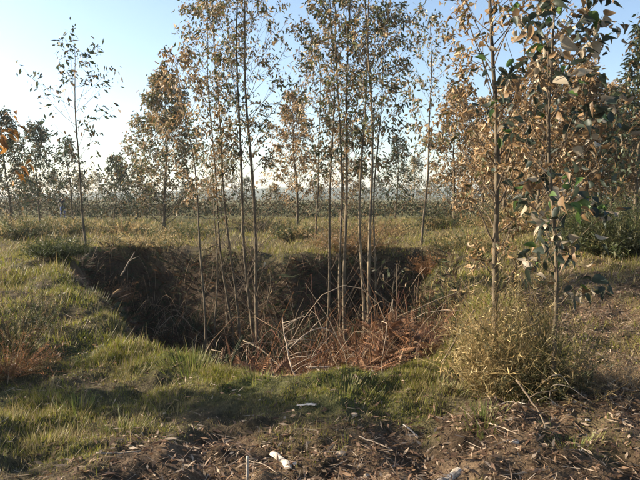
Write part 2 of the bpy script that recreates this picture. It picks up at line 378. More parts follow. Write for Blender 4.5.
# background trees
def bgt(label, p, d, H, rad, seed, pal=PAL_MIX, nb=46, nl=26, cs=.2, group='young trees in the field beyond the pit', prof='cone', up=38, ll=.195, r0=None):
    return tree(label, at(p, d), [dict(H=H, r0=r0 or .011 * H, cs=cs * .7, rad=rad * 1.2, nb=nb, nl=int(nl * 2.8), lean=(np.random.default_rng(seed).uniform(-.3, .3), 0), dead=4, up=up, prof=prof)], group, seed=seed, pal=pal, ll=ll, tpl=L_FAR)
bgt('bushy brown and green tree on the field left of the tall left clump', 163, 31, 7.6, 2.0, 31, nb=100, nl=36, cs=.1)
bgt('rusty brown round-crowned tree in the gap between the two tall clumps', 298, 34, 7.2, 1.8, 32, PAL_BROWN, 60, 30, .12)
bgt('small brown tree right of the lone far rim tree', 455, 30, 6.6, 1.5, 33, PAL_BROWN, 60, 28, .15)
bgt('dark tree at the left edge of the picture', 10, 32, 6.0, 1.9, 34, PAL_GREEN, 60, 26, .1)
bgt('dark conical tree, second from the left edge', 40, 38, 6.0, 1.8, 35, PAL_GREEN, 56, 24, .1)
bgt('small thin dark tree just right of the person in the field', 73, 42, 5.6, 1.2, 36, PAL_GREEN, 40, 18, .15)
bgt('small dark tree right of the lone left rim tree', 114, 44, 4.6, 1.3, 37, PAL_GREEN, 44, 20, .1)
bgt('little dark tree at the foot of the bushy brown and green tree', 138, 50, 4.2, 1.3, 38, PAL_GREEN, 44, 20, .08)
bgt('pale hazy tree seen between the twin dark stems and the thickest clump', 222, 52, 6.0, 1.6, 39, PAL_MIX, 44, 20, .12)
bgt('small conical tree left of the lone far rim tree', 395, 44, 6.0, 1.2, 40, PAL_GREEN, 44, 18, .12)
bgt('thin brown tree behind the right-hand stem clump', 340, 40, 6.4, 1.3, 41, PAL_BROWN, 44, 20, .15)
bgt('small olive tree just left of the lone far rim tree\'s crown', 412, 56, 5.4, 1.4, 42, PAL_MIX, 44, 20, .1)
bgt('dark leafy tree at the right edge rising highest of the background trees', 636, 21, 7.0, 1.25, 43, PAL_GREEN, 60, 26, .15)
bgt('tall brown tree behind the big-leaved sapling, right of its stem', 588, 24, 6.3, 1.5, 44, PAL_BROWN, 70, 36, .15)
bgt('brown tree behind the trunk of the near tall tree', 505, 26, 6.2, 1.4, 45, PAL_BROWN, 64, 32, .2)
bgt('brown tree between the near tall tree and the big-leaved sapling', 535, 23, 6.2, 1.35, 46, PAL_BROWN, 64, 32, .2)
GB = 'dense brown trees in the row at the back right'
protos = [bgt('brown young tree in the dense row at the back right', 480 + 30 * k, 33 + 3 * k, 6.6 - .3 * k, 1.35, 50 + k, [PAL_BROWN, PAL_MIX, PAL_BROWN][k], 56, 24, .22, GB) for k in range(3)]
r_ = np.random.default_rng(5)
for k, (p, d) in enumerate([(470, 44), (497, 36), (515, 30), (528, 40), (552, 31), (566, 27), (574, 37), (600, 31), (612, 27), (622, 36), (645, 30), (655, 25), (490, 50), (545, 48), (585, 46), (630, 45), (672, 33)]):
    c = copy_tree(protos[k % 3]); c.location = at(p, d); c.rotation_euler.z = r_.uniform(0, 6.28)
    s_ = r_.uniform(.85, 1.15); c.scale = (s_, s_, s_ * r_.uniform(.85, 1.05))
GL = 'small dark trees in the far row at the left and middle'
lp_ = [bgt('small dark tree in the far row behind the field', 20 + 60 * k, 60 + 4 * k, 4.6 - .4 * k, 1.5, 60 + k, [PAL_GREEN, PAL_MIX][k], 40, 18, .08, GL) for k in range(2)]
lp_[0]['label'] = 'small dark far tree between the two dark trees at the left edge'; lp_[1]['label'] = 'small far tree just left of the lone left rim tree\'s trunk'
for k, (p, d, lab) in enumerate([(0, 58, 'small far tree at the very left edge of the picture'), (32, 66, 'small far tree beside the second dark tree from the left'), (56, 72, 'small far tree directly behind the person'),
        (98, 70, 'small far tree just right of the lone left rim tree\'s trunk'), (120, 62, 'small far tree midway between the lone rim tree and the bushy tree'), (150, 75, 'small far tree just left of the bushy tree\'s trunk'),
        (185, 66, 'small far tree just right of the bushy tree\'s trunk'), (205, 58, 'small far tree behind the leftmost stem in the pit'), (246, 70, 'small far tree behind the stems of the thickest left clump'),
        (275, 62, 'small far tree just right of the thickest left clump'), (320, 72, 'small far tree behind the first stem of the right-hand clump'), (358, 60, 'small far tree between the stems of the right-hand clump'),
        (378, 74, 'small far tree just right of the right-hand clump'), (430, 66, 'small far tree just right of the lone far rim tree\'s trunk'), (448, 60, 'small far tree beside the small brown tree on the right')]):
    c = copy_tree(lp_[k % 2]); c['label'] = lab; c.location = at(p, d); c.rotation_euler.z = r_.uniform(0, 6.28)
    s_ = r_.uniform(.7, 1.15) * (.8 if p > 200 else 1); c.scale = (s_, s_, s_)

# ------------------------------------------------------------------ trees out of frame to the left (they shade the foreground)
GO = 'trees left of the view that shade the foreground'
for k, (X_, Y_, H_, rad_) in enumerate([(-9.5, 6.9, 4.3, .42), (-8.6, 5.4, 2.9, .3), (-8.6, 7.9, 2.6, .45)]):
    tree('young eucalyptus standing left of the view', (X_, Y_, hz1(X_, Y_) - .05), [dict(H=H_, r0=.011 * H_, cs=.15, rad=rad_, nb=46, nl=22, dead=2, prof='cone', up=38)], GO, seed=80 + k, ll=.17, tpl=L_FAR)

# ------------------------------------------------------------------ near trees on the right, leaf by leaf
def near_tree(label, loc, st, seed, ll, pal, tpls, mat, nparts, bark, wmul=1., extra=None, name='eucalyptus_tree'):
    r = np.random.default_rng(seed); t = thing(name, label, 'tree', loc)
    T, B, LP, LD = gen_tree(r, ll=ll, pal=pal, **st); T.build('trunk', bark, t)
    nlv = len(LP); cols = [p[0] for p in pal]; ps = np.array([p[1] for p in pal]); ps = ps / ps.sum()
    ME = [[MB().scatter(tp, A(0, 0, 0)[None], A(1, 0, 0)[None], A(0, 0, 1)[None], A(1, wmul, 1)[None], c_ * m_).mesh('leaf', mat) for tp in tpls for m_ in (.75, 1.15)] for c_ in cols]
    tot = sum(len(p) for p in LP); made = 0; rest_p = []; rest_d = []
    for k, m in enumerate(B):
        b = m.build('branch', M_TWIG, t)
        if k >= nlv: continue
        for p, d in zip(LP[k], LD[k]):
            if made < nparts and r.random() < nparts / tot * 1.15:
                o = obj('leaf', ME[r.choice(len(cols), p=ps)][r.integers(len(tpls) * 2)], b, p)
                d = Vector(d).normalized(); q_ = d.to_track_quat('X', 'Z') @ Euler((r.uniform(-1.5, 1.5), 0, 0)).to_quaternion()
                o.rotation_mode = 'QUATERNION'; o.rotation_quaternion = q_; s_ = ll * r.uniform(.65, 1.3); o.scale = (s_, s_, s_); made += 1
            else: rest_p.append(p); rest_d.append(d)
    if rest_p:
        mm = MB(); P = np.array(rest_p); Q = np.array(rest_d); ch = r.integers(len(tpls), size=len(P))
        for i_ in range(len(tpls)):
            s_ = ch == i_; mm.scatter(tpls[i_], P[s_], Q[s_], r.normal(0, 1, (s_.sum(), 3)), ll * r.uniform(.55, 1.05, s_.sum()), pick(r, pal, s_.sum()))
        tag(mm.build('small_leaves', mat, t), kind='stuff')
    return t
near_tree('near tall tree with reddish brown trunk rising out of the straw clump', at(499, 5.3),
          dict(H=4.9, r0=.027, cs=.16, rad=.58, nb=52, nl=56, lean=(-.10, .1), dead=10, up=50, wob=.03, prof='col'), 101, .066, PAL_BROWN, L_CURL, M_DRY, 290, M_BARK)
near_tree('slender near sapling with large broad grey-green and dry leaves', at(558, 4.75),
          dict(H=3.7, r0=.015, cs=.2, rad=.52, nb=46, nl=24, lean=(-.03, .0), dead=4, up=46, wob=.03, prof='col', twigs=1, droop=.25), 102, .1, PAL_BIG, L_BROAD, M_LEAF, 295, M_BARK, 1.15)

# branch of a near sapling reaching in at the left edge
near_tree('near twig with orange dead leaves reaching in at the left edge', (px(-34, 4.6), 4.6, hz1(px(-34, 4.6), 4.6) - .05),
          dict(H=2.35, r0=.014, cs=.62, rad=.48, nb=13, nl=11, lean=(.1, 0), dead=2, up=30, twigs=2), 103, .075, [(A(.36, .17, .04), .6), (A(.22, .10, .03), .4)], L_CURL, M_DRY, 110, M_BARK, name='leafy_sapling')

# ------------------------------------------------------------------ shrubs
def shrub(name, label, loc, n, h, rad, cols, seed, spread=.6, spikes=9, sl=.05, fat=.004, group=None, cat='shrub', leaves=None, foot=.35):
    r = np.random.default_rng(seed); t = thing(name, label, cat, loc, group); S = MB(); K = MB()
    for _ in range(n):
        a, q_ = r.uniform(0, 6.28), math.sqrt(r.random()); b = A(rad * foot * q_ * math.cos(a), rad * foot * q_ * math.sin(a), 0)
        out = A(math.cos(a), math.sin(a), 0) * rad * q_ * spread; hh = h * (.3 + .85 * r.random() ** (2.2 if foot > .5 else 1.6)) * (1 - .3 * q_ * q_) * (.75 + .5 * vnoise(math.cos(a) * 1.6 + seed, math.sin(a) * 1.6 + 9 * q_, seed))
        tt = np.linspace(0, 1, 5)[:, None]; ben = r.normal(0, (.16 if foot > .5 else .09) * h, 3) * A(1, 1, 0)
        p = b + out * tt ** 1.3 + A(0, 0, hh) * tt + ben * tt * (1 - tt) * 2 + r.normal(0, .012 * h, (5, 3)) * tt - A(0, 0, .25 * h) * tt ** 3 * r.random() ** 3 + (A(*(r.normal(0, .22, 2)), -.1) * tt ** 2.5 if foot > .5 else 0)
        c_ = np.array(cols[r.integers(len(cols))]) * r.uniform(.7, 1.3)
        S.tube(p, np.linspace(fat, fat * .3, 5), 3, c_, False)
        k = spikes; q2 = r.uniform(.25, 1, k); idx = q2 * 4; i0 = np.minimum(idx.astype(int), 3); P = p[i0] + (p[i0 + 1] - p[i0]) * (idx - i0)[:, None]
        K.scatter(BL, P, r.normal(0, .7, (k, 3)) + A(0, 0, .45), r.normal(0, 1, (k, 3)), np.stack([sl * r.uniform(.5, 1.5, k), np.full(k, min(sl * .14, .005) if h < 1.3 and loc[1] < 9 else sl * .14), np.full(k, sl)], 1), c_ * r.uniform(.7, 1.4, (k, 1)))
    s = tag(S.build('stems', M_BRACK, t), kind='stuff'); tag(K.build('foliage', M_GRASS, t), kind='stuff')
    return t
GREENS = [(.05, .065, .022), (.075, .085, .028), (.10, .09, .035), (.035, .04, .018)]
STRAW = [(.42, .31, .14), (.33, .23, .10), (.48, .38, .19), (.26, .18, .08)]
def sat(p, d): q_ = at(p, d); return (q_[0], q_[1], q_[2] + .03)
shrub('dry_grass_clump', 'tall straw-coloured dry clump around the foot of the near tall tree', sat(500, 5.1), 560, 1.5, .32, STRAW + [(.15, .12, .05), (.12, .10, .04)], 201, .55, 10, .05, .0018, cat='dry grass', foot=.7)
shrub('gorse_bush', 'dark olive gorse bush under the big-leaved sapling', sat(548, 4.9), 380, 1.35, .26, [(.09, .085, .032), (.14, .11, .045), (.055, .055, .022), (.24, .17, .075)], 202, .6, 22, .04, .0025, foot=.7)
shrub('gorse_bush', 'wispy pale gorse stems left of the straw clump by the pit rim', sat(478, 5.7), 110, .7, .25, STRAW + GREENS[1:3], 203, 1.0, 12, .05, .0024)
shrub('gorse_bush', 'rounded dark green bush at the right edge of the field', sat(624, 13), 800, 1.5, 1.3, GREENS, 204, .9, 24, .1, .005)
shrub('gorse_bush', 'dark green low bush on the right behind the big-leaved sapling', sat(592, 15), 420, 1.0, .9, GREENS, 205, .9, 22, .09, .005)
shrub('gorse_bush', 'upright dark spiny stems at the left edge of the near bank', sat(12, 6.4), 60, .95, .42, GREENS + [(.16, .10, .05)], 206, .8, 26, .05, .004)
shrub('gorse_bush', 'thin upright dark plant beside the spiny stems at the left', sat(38, 7.4), 28, .85, .25, GREENS, 207, .7, 26, .05, .004)
shrub('heather_clump', 'rusty brown heather clump at the far left edge', sat(2, 5.6), 200, .4, .45, [(.22, .10, .045), (.16, .08, .035), (.10, .07, .03)], 208, 1, 14, .04, .0025)
shrub('gorse_bush', 'dark rounded grassy hummock on the left bank', sat(57, 13.2), 500, .42, .55, [(.05, .06, .02), (.07, .08, .028)], 209, 1.1, 12, .09, .003)
shrub('bracken_clump', 'rust-coloured bracken clump at the left rim tree\'s foot', sat(103, 16), 260, .75, .7, [(.30, .15, .07), (.22, .11, .05), (.36, .22, .12)], 210, 1.1, 16, .09, .004, cat='bracken')
shrub('bracken_clump', 'dry brown bracken clump at the right edge of the foreground', sat(622, 5.0), 320, .30, .42, [(.26, .17, .09), (.20, .13, .07), (.34, .25, .15)], 211, 1.3, 12, .05, .0024, cat='bracken')
shrub('bracken_clump', 'orange brown bracken clump on the right inner rim of the pit', sat(432, 16.4), 160, .6, .5, [(.34, .17, .07), (.24, .12, .05)], 212, 1.1, 14, .09, .004, cat='bracken')
shrub('bracken_clump', 'tall dry bracken behind the right-hand stem clump', sat(352, 17.6), 420, 1.15, 1.1, [(.28, .17, .08), (.20, .12, .055), (.13, .10, .04)], 213, 1.1, 16, .1, .004, cat='bracken')
shrub('gorse_bush', 'low brown green scrub right of the far right rim tree', sat(470, 17), 380, .8, 1.0, STRAW[:2] + GREENS[:3], 214, 1.1, 16, .09, .004)
shrub('gorse_bush', 'low straw scrub on the far left rim of the pit', sat(140, 19), 380, .55, 1.2, STRAW + GREENS[:2], 215, 1.2, 14, .09, .004)

for k, (lab, p, d, n_, h_, rd) in enumerate([
    ('low dark shrub in the field just left of the lone rim tree', 66, 27, 260, .9, 1.0), ('low olive shrub in the field right of the lone rim tree', 122, 27, 240, .8, 1.1),
    ('low dry shrub in the field left of the tall left clump', 186, 25, 260, .7, 1.2), ('low olive shrub behind the tall left clump', 262, 30, 240, .9, 1.3),
    ('pale dry shrub in the field in the gap between the clumps', 292, 23, 220, .8, .8), ('low brown shrub behind the right-hand clump', 385, 26, 260, .9, 1.2),
    ('low brown shrub in the field below the small brown tree', 447, 27, 260, .9, 1.2), ('wide brown shrub behind the near tall tree', 515, 21, 360, 1.2, 1.4),
    ('low olive shrub at the left edge of the field', 22, 24, 300, 1.1, 1.1), ('wide brown shrub behind the big-leaved sapling', 560, 19, 360, 1.1, 1.3)]):
    shrub('field_shrub', lab, sat(p, d), n_, h_, rd, [GREENS[:3] + STRAW[1:2], STRAW[:2] + GREENS[:2] + [(.2, .12, .06)]][k % 2], 230 + k, 1.1, 18, .13, .006, 'low shrubs dotted over the field')
# far band of scrub at the end of the field
r = np.random.default_rng(91); m = MB(); n = 48000
xs = r.uniform(-58, 58, n); ys = r.uniform(42, 78, n); top = np.clip(1.05 + 2.2 * fbm(xs * .2, ys * .16, 3, 92), .12, 3.0)
P = np.stack([xs, ys, hz(xs, ys) + top * r.random(n) ** .6], 1)
m.scatter(L_FAR, P, r.normal(0, 1, (n, 3)), r.normal(0, 1, (n, 3)), r.uniform(.15, .4, n), pick(r, [(A(.03, .038, .018), .5), (A(.06, .055, .025), .3), (A(.11, .075, .035), .25)], n))
tag(m.build('far_scrub', M_BRACK), 'dark band of scrub along the far edge of the field', 'scrub', kind='stuff')

# ------------------------------------------------------------------ grass
def grass(zones, seed):
    r = np.random.default_rng(seed); m = MB()
    for (y0, y1, n, h, wd, mar) in zones:
        yy = np.sqrt(r.uniform(y0 ** 2, y1 ** 2, n)); xx = r.uniform(-1, 1, n) * (.56 * yy + mar)
        d, gr, br = cover(xx, yy); keep = r.random(n) < d ** 1.3; xx, yy, gr, br = xx[keep], yy[keep], gr[keep], br[keep]; k = len(xx)
        tuft = np.clip(1 + 1.5 * fbm(xx * 2.2, yy * 2.2, 2, 55), .35, 2.4)
        zz = hz(xx, yy); a = r.uniform(0, 6.28, k); ln = r.uniform(.15, 1.1, k)
        Xd = np.stack([np.cos(a) * ln, np.sin(a) * ln, np.ones(k)], 1); hh = h * r.uniform(.5, 1.5, k) * tuft
        isg = r.random(k) < gr * .85; lg = r.random(k) < .03; hh = np.where(lg, hh * 2.4, hh); isg &= ~lg
        cg = A(.16, .17, .022) * r.uniform(.6, 1.5, (k, 1)) + A(.05, .02, 0) * r.random((k, 1)); cs_ = A(.30, .23, .11) * r.uniform(.5, 1.25, (k, 1))
        c_ = np.where(isg[:, None], cg, cs_)
        m.scatter(BL, np.stack([xx, yy, zz - .01], 1), Xd, np.stack([np.cos(a), np.sin(a), -ln], 1) + r.normal(0, .5, (k, 3)), np.stack([hh, wd * r.uniform(.6, 1.4, k), hh], 1), c_)
    return m
gm = grass([(2.6, 6.6, 300000, .045, .0038, 1.0), (6.0, 12, 170000, .085, .007, 1.5), (11, 22, 120000, .13, .012, 2), (20, 45, 120000, .17, .022, 3)], 300)
tag(gm.build('grass', M_GRASS, None), 'short green and straw grass over the banks and field', 'grass', kind='stuff')

def tussock(label, X_, Y_, n, h, rad, pal, seed):
    r = np.random.default_rng(seed); m = MB(); a = r.uniform(0, 6.28, n); q_ = 1.25 * rad * r.random(n) ** .6 * (.6 + .8 * vnoise(np.cos(a) * 1.5 + seed, np.sin(a) * 1.5, seed)); x_ = np.cos(a) * q_; y_ = np.sin(a) * q_
    ln = .2 + 1.3 * q_ / rad * r.random(n); Xd = np.stack([np.cos(a) * ln, np.sin(a) * ln, np.ones(n)], 1); hh = .72 * h * r.uniform(.25, 1.25, n) * (.5 + vnoise(x_ * 14 + seed, y_ * 14, seed))
    z0 = hz1(X_, Y_); z_ = hz(X_ + x_, Y_ + y_) - z0
    m.scatter(BL, np.stack([x_, y_, z_ - .01], 1), Xd, np.stack([np.cos(a), np.sin(a), -ln], 1) + r.normal(0, .4, (n, 3)), np.stack([hh, .006 * r.uniform(.6, 1.4, n), hh], 1), pick(r, pal, n))
    o = m.build('grass_tussock', M_GRASS); o.location = (X_, Y_, z0); tag(o, label, 'grass tussock', 'green tussocks on the near banks')
PG = [(A(.13, .155, .035), .45), (A(.20, .19, .05), .33), (A(.28, .22, .11), .22)]; PY = [(A(.16, .15, .045), .5), (A(.28, .23, .10), .5)]
def gat(p, y): d = 984 / (y - 198); return px(p, d), d
for k, (lab, p, y, n, h, rad, pal) in enumerate([
    ('bright green tussock on the near left rim of the pit', 190, 368, 700, .22, .26, PG),
    ('long-bladed green tussock in the left foreground', 72, 402, 260, .2, .16, PG),
    ('small dark green tussock in the left foreground, right of the long-bladed one', 118, 424, 200, .14, .13, PG),
    ('yellowish tussock at the lower left', 38, 442, 320, .12, .17, PY),
    ('green tussock on the rim in front of the branch pile', 255, 385, 360, .13, .22, PG),
    ('green tussock on the near rim below the pit centre', 345, 396, 420, .12, .28, PG),
    ('yellow green tussock on the near rim left of the straw clump', 440, 395, 420, .14, .26, PG + PY),
    ('green tussock in the litter at the foot of the straw clump', 487, 432, 240, .13, .14, PG),
    ('green tussock in front of the arching dead stems', 580, 450, 240, .12, .14, PG),
    ('green tussock on the slope of the left bank, halfway to the hummock', 82, 300, 500, .24, .35, PG),
    ('green tussock on the left bank beside the dark shaded hollow', 112, 322, 400, .18, .25, PY + PG),
    ('yellow green tussock at the mid left beside the shadow', 125, 372, 320, .12, .2, PY)]):
    X_, Y_ = gat(p, y); tussock(lab, X_, Y_, n, h, rad, pal, 400 + k)

# ------------------------------------------------------------------ leaf litter
r = np.random.default_rng(500); m = MB(); n = 170000
yy = np.sqrt(r.uniform(2.5 ** 2, 13 ** 2, n)); xx = r.uniform(-1, 1, n) * (.56 * yy + 1)
_, _, br = cover(xx, yy); kp = r.random(n) < (.10 + .9 * br) * (1 - .5 * sst(8, 13, yy)); xx, yy = xx[kp], yy[kp]; n = len(xx)
pl = [(A(.13, .075, .045), .4), (A(.22, .135, .08), .3), (A(.40, .30, .21), .22), (A(.07, .045, .03), .13)]
m.scatter(L_FAR, np.stack([xx, yy, hz(xx, yy) + r.uniform(.0, .03, n)], 1), np.stack([r.normal(0, 1, n), r.normal(0, 1, n), r.normal(0, .35, n)], 1), r.normal(0, .5, (n, 3)) + A(0, 0, 1), np.stack([r.uniform(.02, .095, n), r.uniform(.014, .06, n), r.uniform(.02, .12, n)], 1), pick(r, pl, n))
k = 22000; yy = np.sqrt(r.uniform(2.5 ** 2, 12 ** 2, k)); xx = r.uniform(-1, 1, k) * (.56 * yy + 1); _, _, br = cover(xx, yy)
kp = r.random(k) < .08 + .9 * br; xx, yy = xx[kp], yy[kp]; k = len(xx)
m.scatter(BL, np.stack([xx, yy, hz(xx, yy) + r.uniform(.004, .05, k)], 1), np.stack([r.normal(0, 1, k), r.normal(0, 1, k), r.normal(0, .2, k)], 1), r.normal(0, .6, (k, 3)) + A(0, 0, 1), np.stack([r.uniform(.04, .22, k), r.uniform(.002, .006, k), r.uniform(.1, .2, k)], 1), pick(r, [(A(.22, .15, .10), .6), (A(.40, .32, .24), .25), (A(.10, .065, .04), .15)], k))
tag(m.build('leaf_litter', M_DRY), 'brown leaf litter and chips on the bare ground', 'leaf litter', kind='stuff')

# ------------------------------------------------------------------ dead bracken in the pit
fv = []; ft = []
for k in range(13):
    t = (k + 1) / 14; L_ = .30 * math.sin(math.pi * (t * .8 + .12)); zc = -.35 * t * t
    for s in (-1, 1):
        b = len(fv); fv += [(t - .03, 0, zc), (t + .03, 0, zc), (t + .10, s * L_, zc - .12 * L_ - .05)]; ft.append((b, b + 1, b + 2))
fv += [(0, -.008, 0), (0, .008, 0), (1, 0, -.35)]; ft.append((len(fv) - 3, len(fv) - 2, len(fv) - 1))
FROND = (np.array(fv, float), {3: ft})
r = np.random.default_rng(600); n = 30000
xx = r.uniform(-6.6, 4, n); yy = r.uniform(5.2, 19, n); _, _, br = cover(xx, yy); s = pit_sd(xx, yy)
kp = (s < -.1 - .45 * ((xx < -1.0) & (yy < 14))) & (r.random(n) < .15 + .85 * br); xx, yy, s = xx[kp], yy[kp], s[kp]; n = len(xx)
pw = [(A(.035, .045, .02), .4), (A(.05, .03, .02), .35), (A(.10, .055, .03), .2), (A(.16, .10, .05), .05)]  # pit walls: shade painted into darker frond and stalk colours
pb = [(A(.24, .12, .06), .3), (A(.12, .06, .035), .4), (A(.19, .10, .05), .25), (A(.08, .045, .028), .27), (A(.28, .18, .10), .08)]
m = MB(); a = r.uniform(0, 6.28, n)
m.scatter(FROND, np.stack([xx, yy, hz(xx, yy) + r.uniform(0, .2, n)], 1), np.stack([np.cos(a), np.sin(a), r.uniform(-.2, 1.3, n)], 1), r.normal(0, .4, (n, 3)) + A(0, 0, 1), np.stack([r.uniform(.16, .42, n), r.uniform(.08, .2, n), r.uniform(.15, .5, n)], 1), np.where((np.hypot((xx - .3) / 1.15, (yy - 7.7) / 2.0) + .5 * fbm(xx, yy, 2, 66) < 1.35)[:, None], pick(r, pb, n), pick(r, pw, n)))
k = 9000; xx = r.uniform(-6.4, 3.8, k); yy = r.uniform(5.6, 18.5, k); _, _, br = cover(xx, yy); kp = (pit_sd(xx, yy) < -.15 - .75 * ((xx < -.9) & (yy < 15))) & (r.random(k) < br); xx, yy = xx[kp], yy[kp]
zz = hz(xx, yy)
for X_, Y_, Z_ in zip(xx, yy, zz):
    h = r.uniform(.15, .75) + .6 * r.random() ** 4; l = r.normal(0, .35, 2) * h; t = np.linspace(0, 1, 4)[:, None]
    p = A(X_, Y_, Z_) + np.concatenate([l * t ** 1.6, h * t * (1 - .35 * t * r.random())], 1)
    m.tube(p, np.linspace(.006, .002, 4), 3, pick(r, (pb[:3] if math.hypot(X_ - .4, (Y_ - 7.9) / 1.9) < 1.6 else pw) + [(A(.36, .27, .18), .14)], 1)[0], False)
for _ in range(300):
    X_, Y_ = r.uniform(-5.5, 3), r.uniform(6, 17)
    if pit_sd(np.array([X_]), np.array([Y_]))[0] > (-1.2 if X_ < -1.5 else -.3): continue
    a = r.uniform(0, 6.28); L_ = r.uniform(.5, 1.6); t = np.linspace(0, 1, 7); h = r.uniform(.3, .9)
    p = np.stack([X_ + math.cos(a) * L_ * t, Y_ + math.sin(a) * L_ * t, hz1(X_, Y_) + h * 4 * t * (1 - t) * (1 - .2 * t)], 1) + r.normal(0, .02, (7, 3))
    m.tube(p, np.linspace(.006, .002, 7), 3, pick(r, [(A(.30, .20, .13), .5), (A(.40, .31, .22), .3), (A(.16, .07, .05), .2)], 1)[0], False)
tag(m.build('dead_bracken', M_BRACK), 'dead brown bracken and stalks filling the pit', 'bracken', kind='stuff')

# ------------------------------------------------------------------ fallen branches, sticks and chips
def stick(name, label, pts, r0, r1, mat=M_DEAD, twigs=(), cat='branch', group=None, n=6):
    pts = np.array(pts, float); b = pts[0].copy(); r = np.random.default_rng(abs(hash(label)) % 1 + len(label) * 7)
    t = thing(name, label, cat, tuple(b), group)
    tt = np.linspace(0, 1, len(pts)); T = np.linspace(0, 1, 12); P = np.stack([np.interp(T, tt, pts[:, i]) for i in range(3)], 1)
    P[1:-1] = (P[:-2] + 2 * P[1:-1] + P[2:]) / 4; P[1:-1] += r.normal(0, r0 * .35, (10, 3))
    MB().tube(P - b, np.linspace(r0, r1, 12) * r.uniform(.88, 1.12, 12), n).build('stem', mat, t)
    for (f, dv, L_) in twigs:
        s = along(P, f) - b; q_ = np.array([s + norm(A(*dv)) * L_ * u_ + A(0, 0, -.12 * L_ * u_ * u_) + r.normal(0, .006, 3) * (u_ > 0) for u_ in (0, .3, .65, 1)])
        MB().tube(q_, np.linspace(r1 * 1.0 + .002, .0016, 4), 4).build('twig', mat, t)
    return t
def P3(p, y, d):                              # point at depth d seen at photo position
    return (px(p, d), d, 1.6 - (y - 198) / F * d)
rr = np.random.default_rng(8)
stick('fallen_branch', 'pale fan-twigged dead branch leaning out of the pit onto the rim', [P3(302, 388, 5.5), P3(290, 370, 5.6), P3(284, 335, 5.9), P3(282, 318, 6.2)], .011, .003,
      twigs=[(.04 + .07 * k + rr.uniform(-.02, .02), (1, rr.uniform(-.4, .6), rr.uniform(.1, .9)), rr.uniform(.15, .55)) for k in range(13)])
stick('fallen_pole', 'long straight pale pole lying across the pit\'s near edge', [P3(306, 370, 5.95), P3(360, 371, 6.0), P3(420, 374, 6.0)], .016, .009)
stick('fallen_branch', 'thin curved pale branch arching over the branch pile', [P3(290, 350, 6.6), P3(306, 334, 6.8), P3(325, 328, 7.0), P3(338, 340, 7.0)], .009, .004, twigs=[(.4, (.4, 0, .5), .25), (.7, (.6, 0, -.3), .2)])
stick('fallen_branch', 'forked pale branch lying right of the stem clump low in the pit', [P3(362, 362, 6.9), P3(370, 336, 7.0), P3(388, 343, 7.1), P3(398, 336, 7.1)], .010, .004, twigs=[(.3, (.5, .1, .4), .3), (.6, (.3, 0, -.5), .3), (.85, (.4, 0, .6), .2)])
stick('fallen_pole', 'long thin grey pole slanting up the right inner bank', [P3(398, 318, 9), P3(430, 305, 9), P3(490, 279, 9)], .016, .008, M_BARKP, [(.5, (.6, 0, .3), .3)])
stick('leaning_stick', 'tan leaning stick by the straw clump', [P3(439, 374, 5.7), P3(458, 340, 5.7), P3(476, 310, 5.8)], .012, .006, M_BARKP)
stick('fallen_branch', 'thin reddish branch slanting between the stem clump and right bank', [P3(376, 292, 9), P3(392, 305, 9.1), P3(414, 322, 9.2)], .011, .005, M_BARKP)
stick('fallen_branch', 'dark thin branches sprawled in the lower left of the pit', [P3(242, 342, 7.2), P3(262, 352, 6.8), P3(283, 372, 6.1)], .010, .005, M_BARK, [(.3, (.5, 0, .6), .35), (.6, (-.3, .2, .6), .3)])
stick('fallen_branch', 'pale crooked dead branch on the left wall of the pit', [P3(120, 276, 14), P3(128, 262, 14), P3(134, 252, 14.2)], .018, .008, M_DEAD, [(.5, (.6, 0, .4), .3)])
stick('arching_stem', 'highest of the pale arching dead stems at the gorse foot', [P3(546, 386, 4.6), P3(556, 378, 4.6), P3(566, 377, 4.6), P3(576, 391, 4.55)], .0035, .002)
stick('arching_stem', 'longest pale arching dead stem, reaching right from the gorse foot', [P3(554, 402, 4.55), P3(556, 387, 4.55), P3(574, 389, 4.5), P3(598, 407, 4.45)], .0035, .002)
stick('arching_stem', 'lowest short arching dead stem at the gorse foot', [P3(542, 404, 4.5), P3(550, 400, 4.5), P3(558, 405, 4.45), P3(566, 412, 4.4)], .003, .0018)
stick('fallen_branch', 'dark dead twig slanting across the litter from the gorse foot', [P3(520, 383, 4.6), P3(543, 415, 4.2), P3(560, 448, 3.9)], .008, .004, M_TWIG, [(.3, (.6, 0, .3), .25), (.55, (-.5, -.1, .3), .2), (.8, (.5, -.2, .2), .2)])
def gstick(name, label, pl, r0, r1, mat=M_DEAD, lift=.0, cat='stick', n=6):
    pts = []
    for (p, y) in pl:
        X_, Y_ = gat(p, y); pts.append((X_, Y_, hz1(X_, Y_) + r0 + lift))
    return stick(name, label, pts, r0, r1, mat, (), cat, None, n)
X_, Y_ = gat(243, 478); z0 = hz1(X_, Y_)
stick('upright_stick', 'pale stick standing upright at the bottom edge of the picture', [(X_, Y_, z0 - .05), (X_ + .012, Y_ + .01, z0 + .08), (X_ + .014, Y_ + .02, z0 + .20)], .007, .009, M_WHITE, (), 'stick')
gstick('fallen_stick', 'thin dry stalk crossing the upright pale stick', [(246, 457), (262, 462), (276, 470)], .003, .002, M_DEAD, .05)
gstick('fallen_stick', 'thin brown stick in the shadow right of centre', [(360, 434), (378, 438), (392, 442)], .006, .004, M_DEAD, .012)
gstick('fallen_stick', 'pale stick at the left end of the bare foreground', [(90, 459), (112, 458), (136, 456)], .007, .005, M_DEAD, .015)
gstick('fallen_stick', 'long straw stalk on the litter left of the dark twig', [(496, 416), (512, 413), (530, 420)], .004, .002, M_WHITE, .02)
gstick('fallen_stick', 'dry stick on the litter below the straw clump', [(494, 436), (508, 442), (522, 451)], .004, .003, M_DEAD, .02)
gstick('fallen_stick', 'tan stick lying on the bare slope at the right', [(598, 243), (612, 245), (627, 248)], .02, .012, M_DEAD, .02)
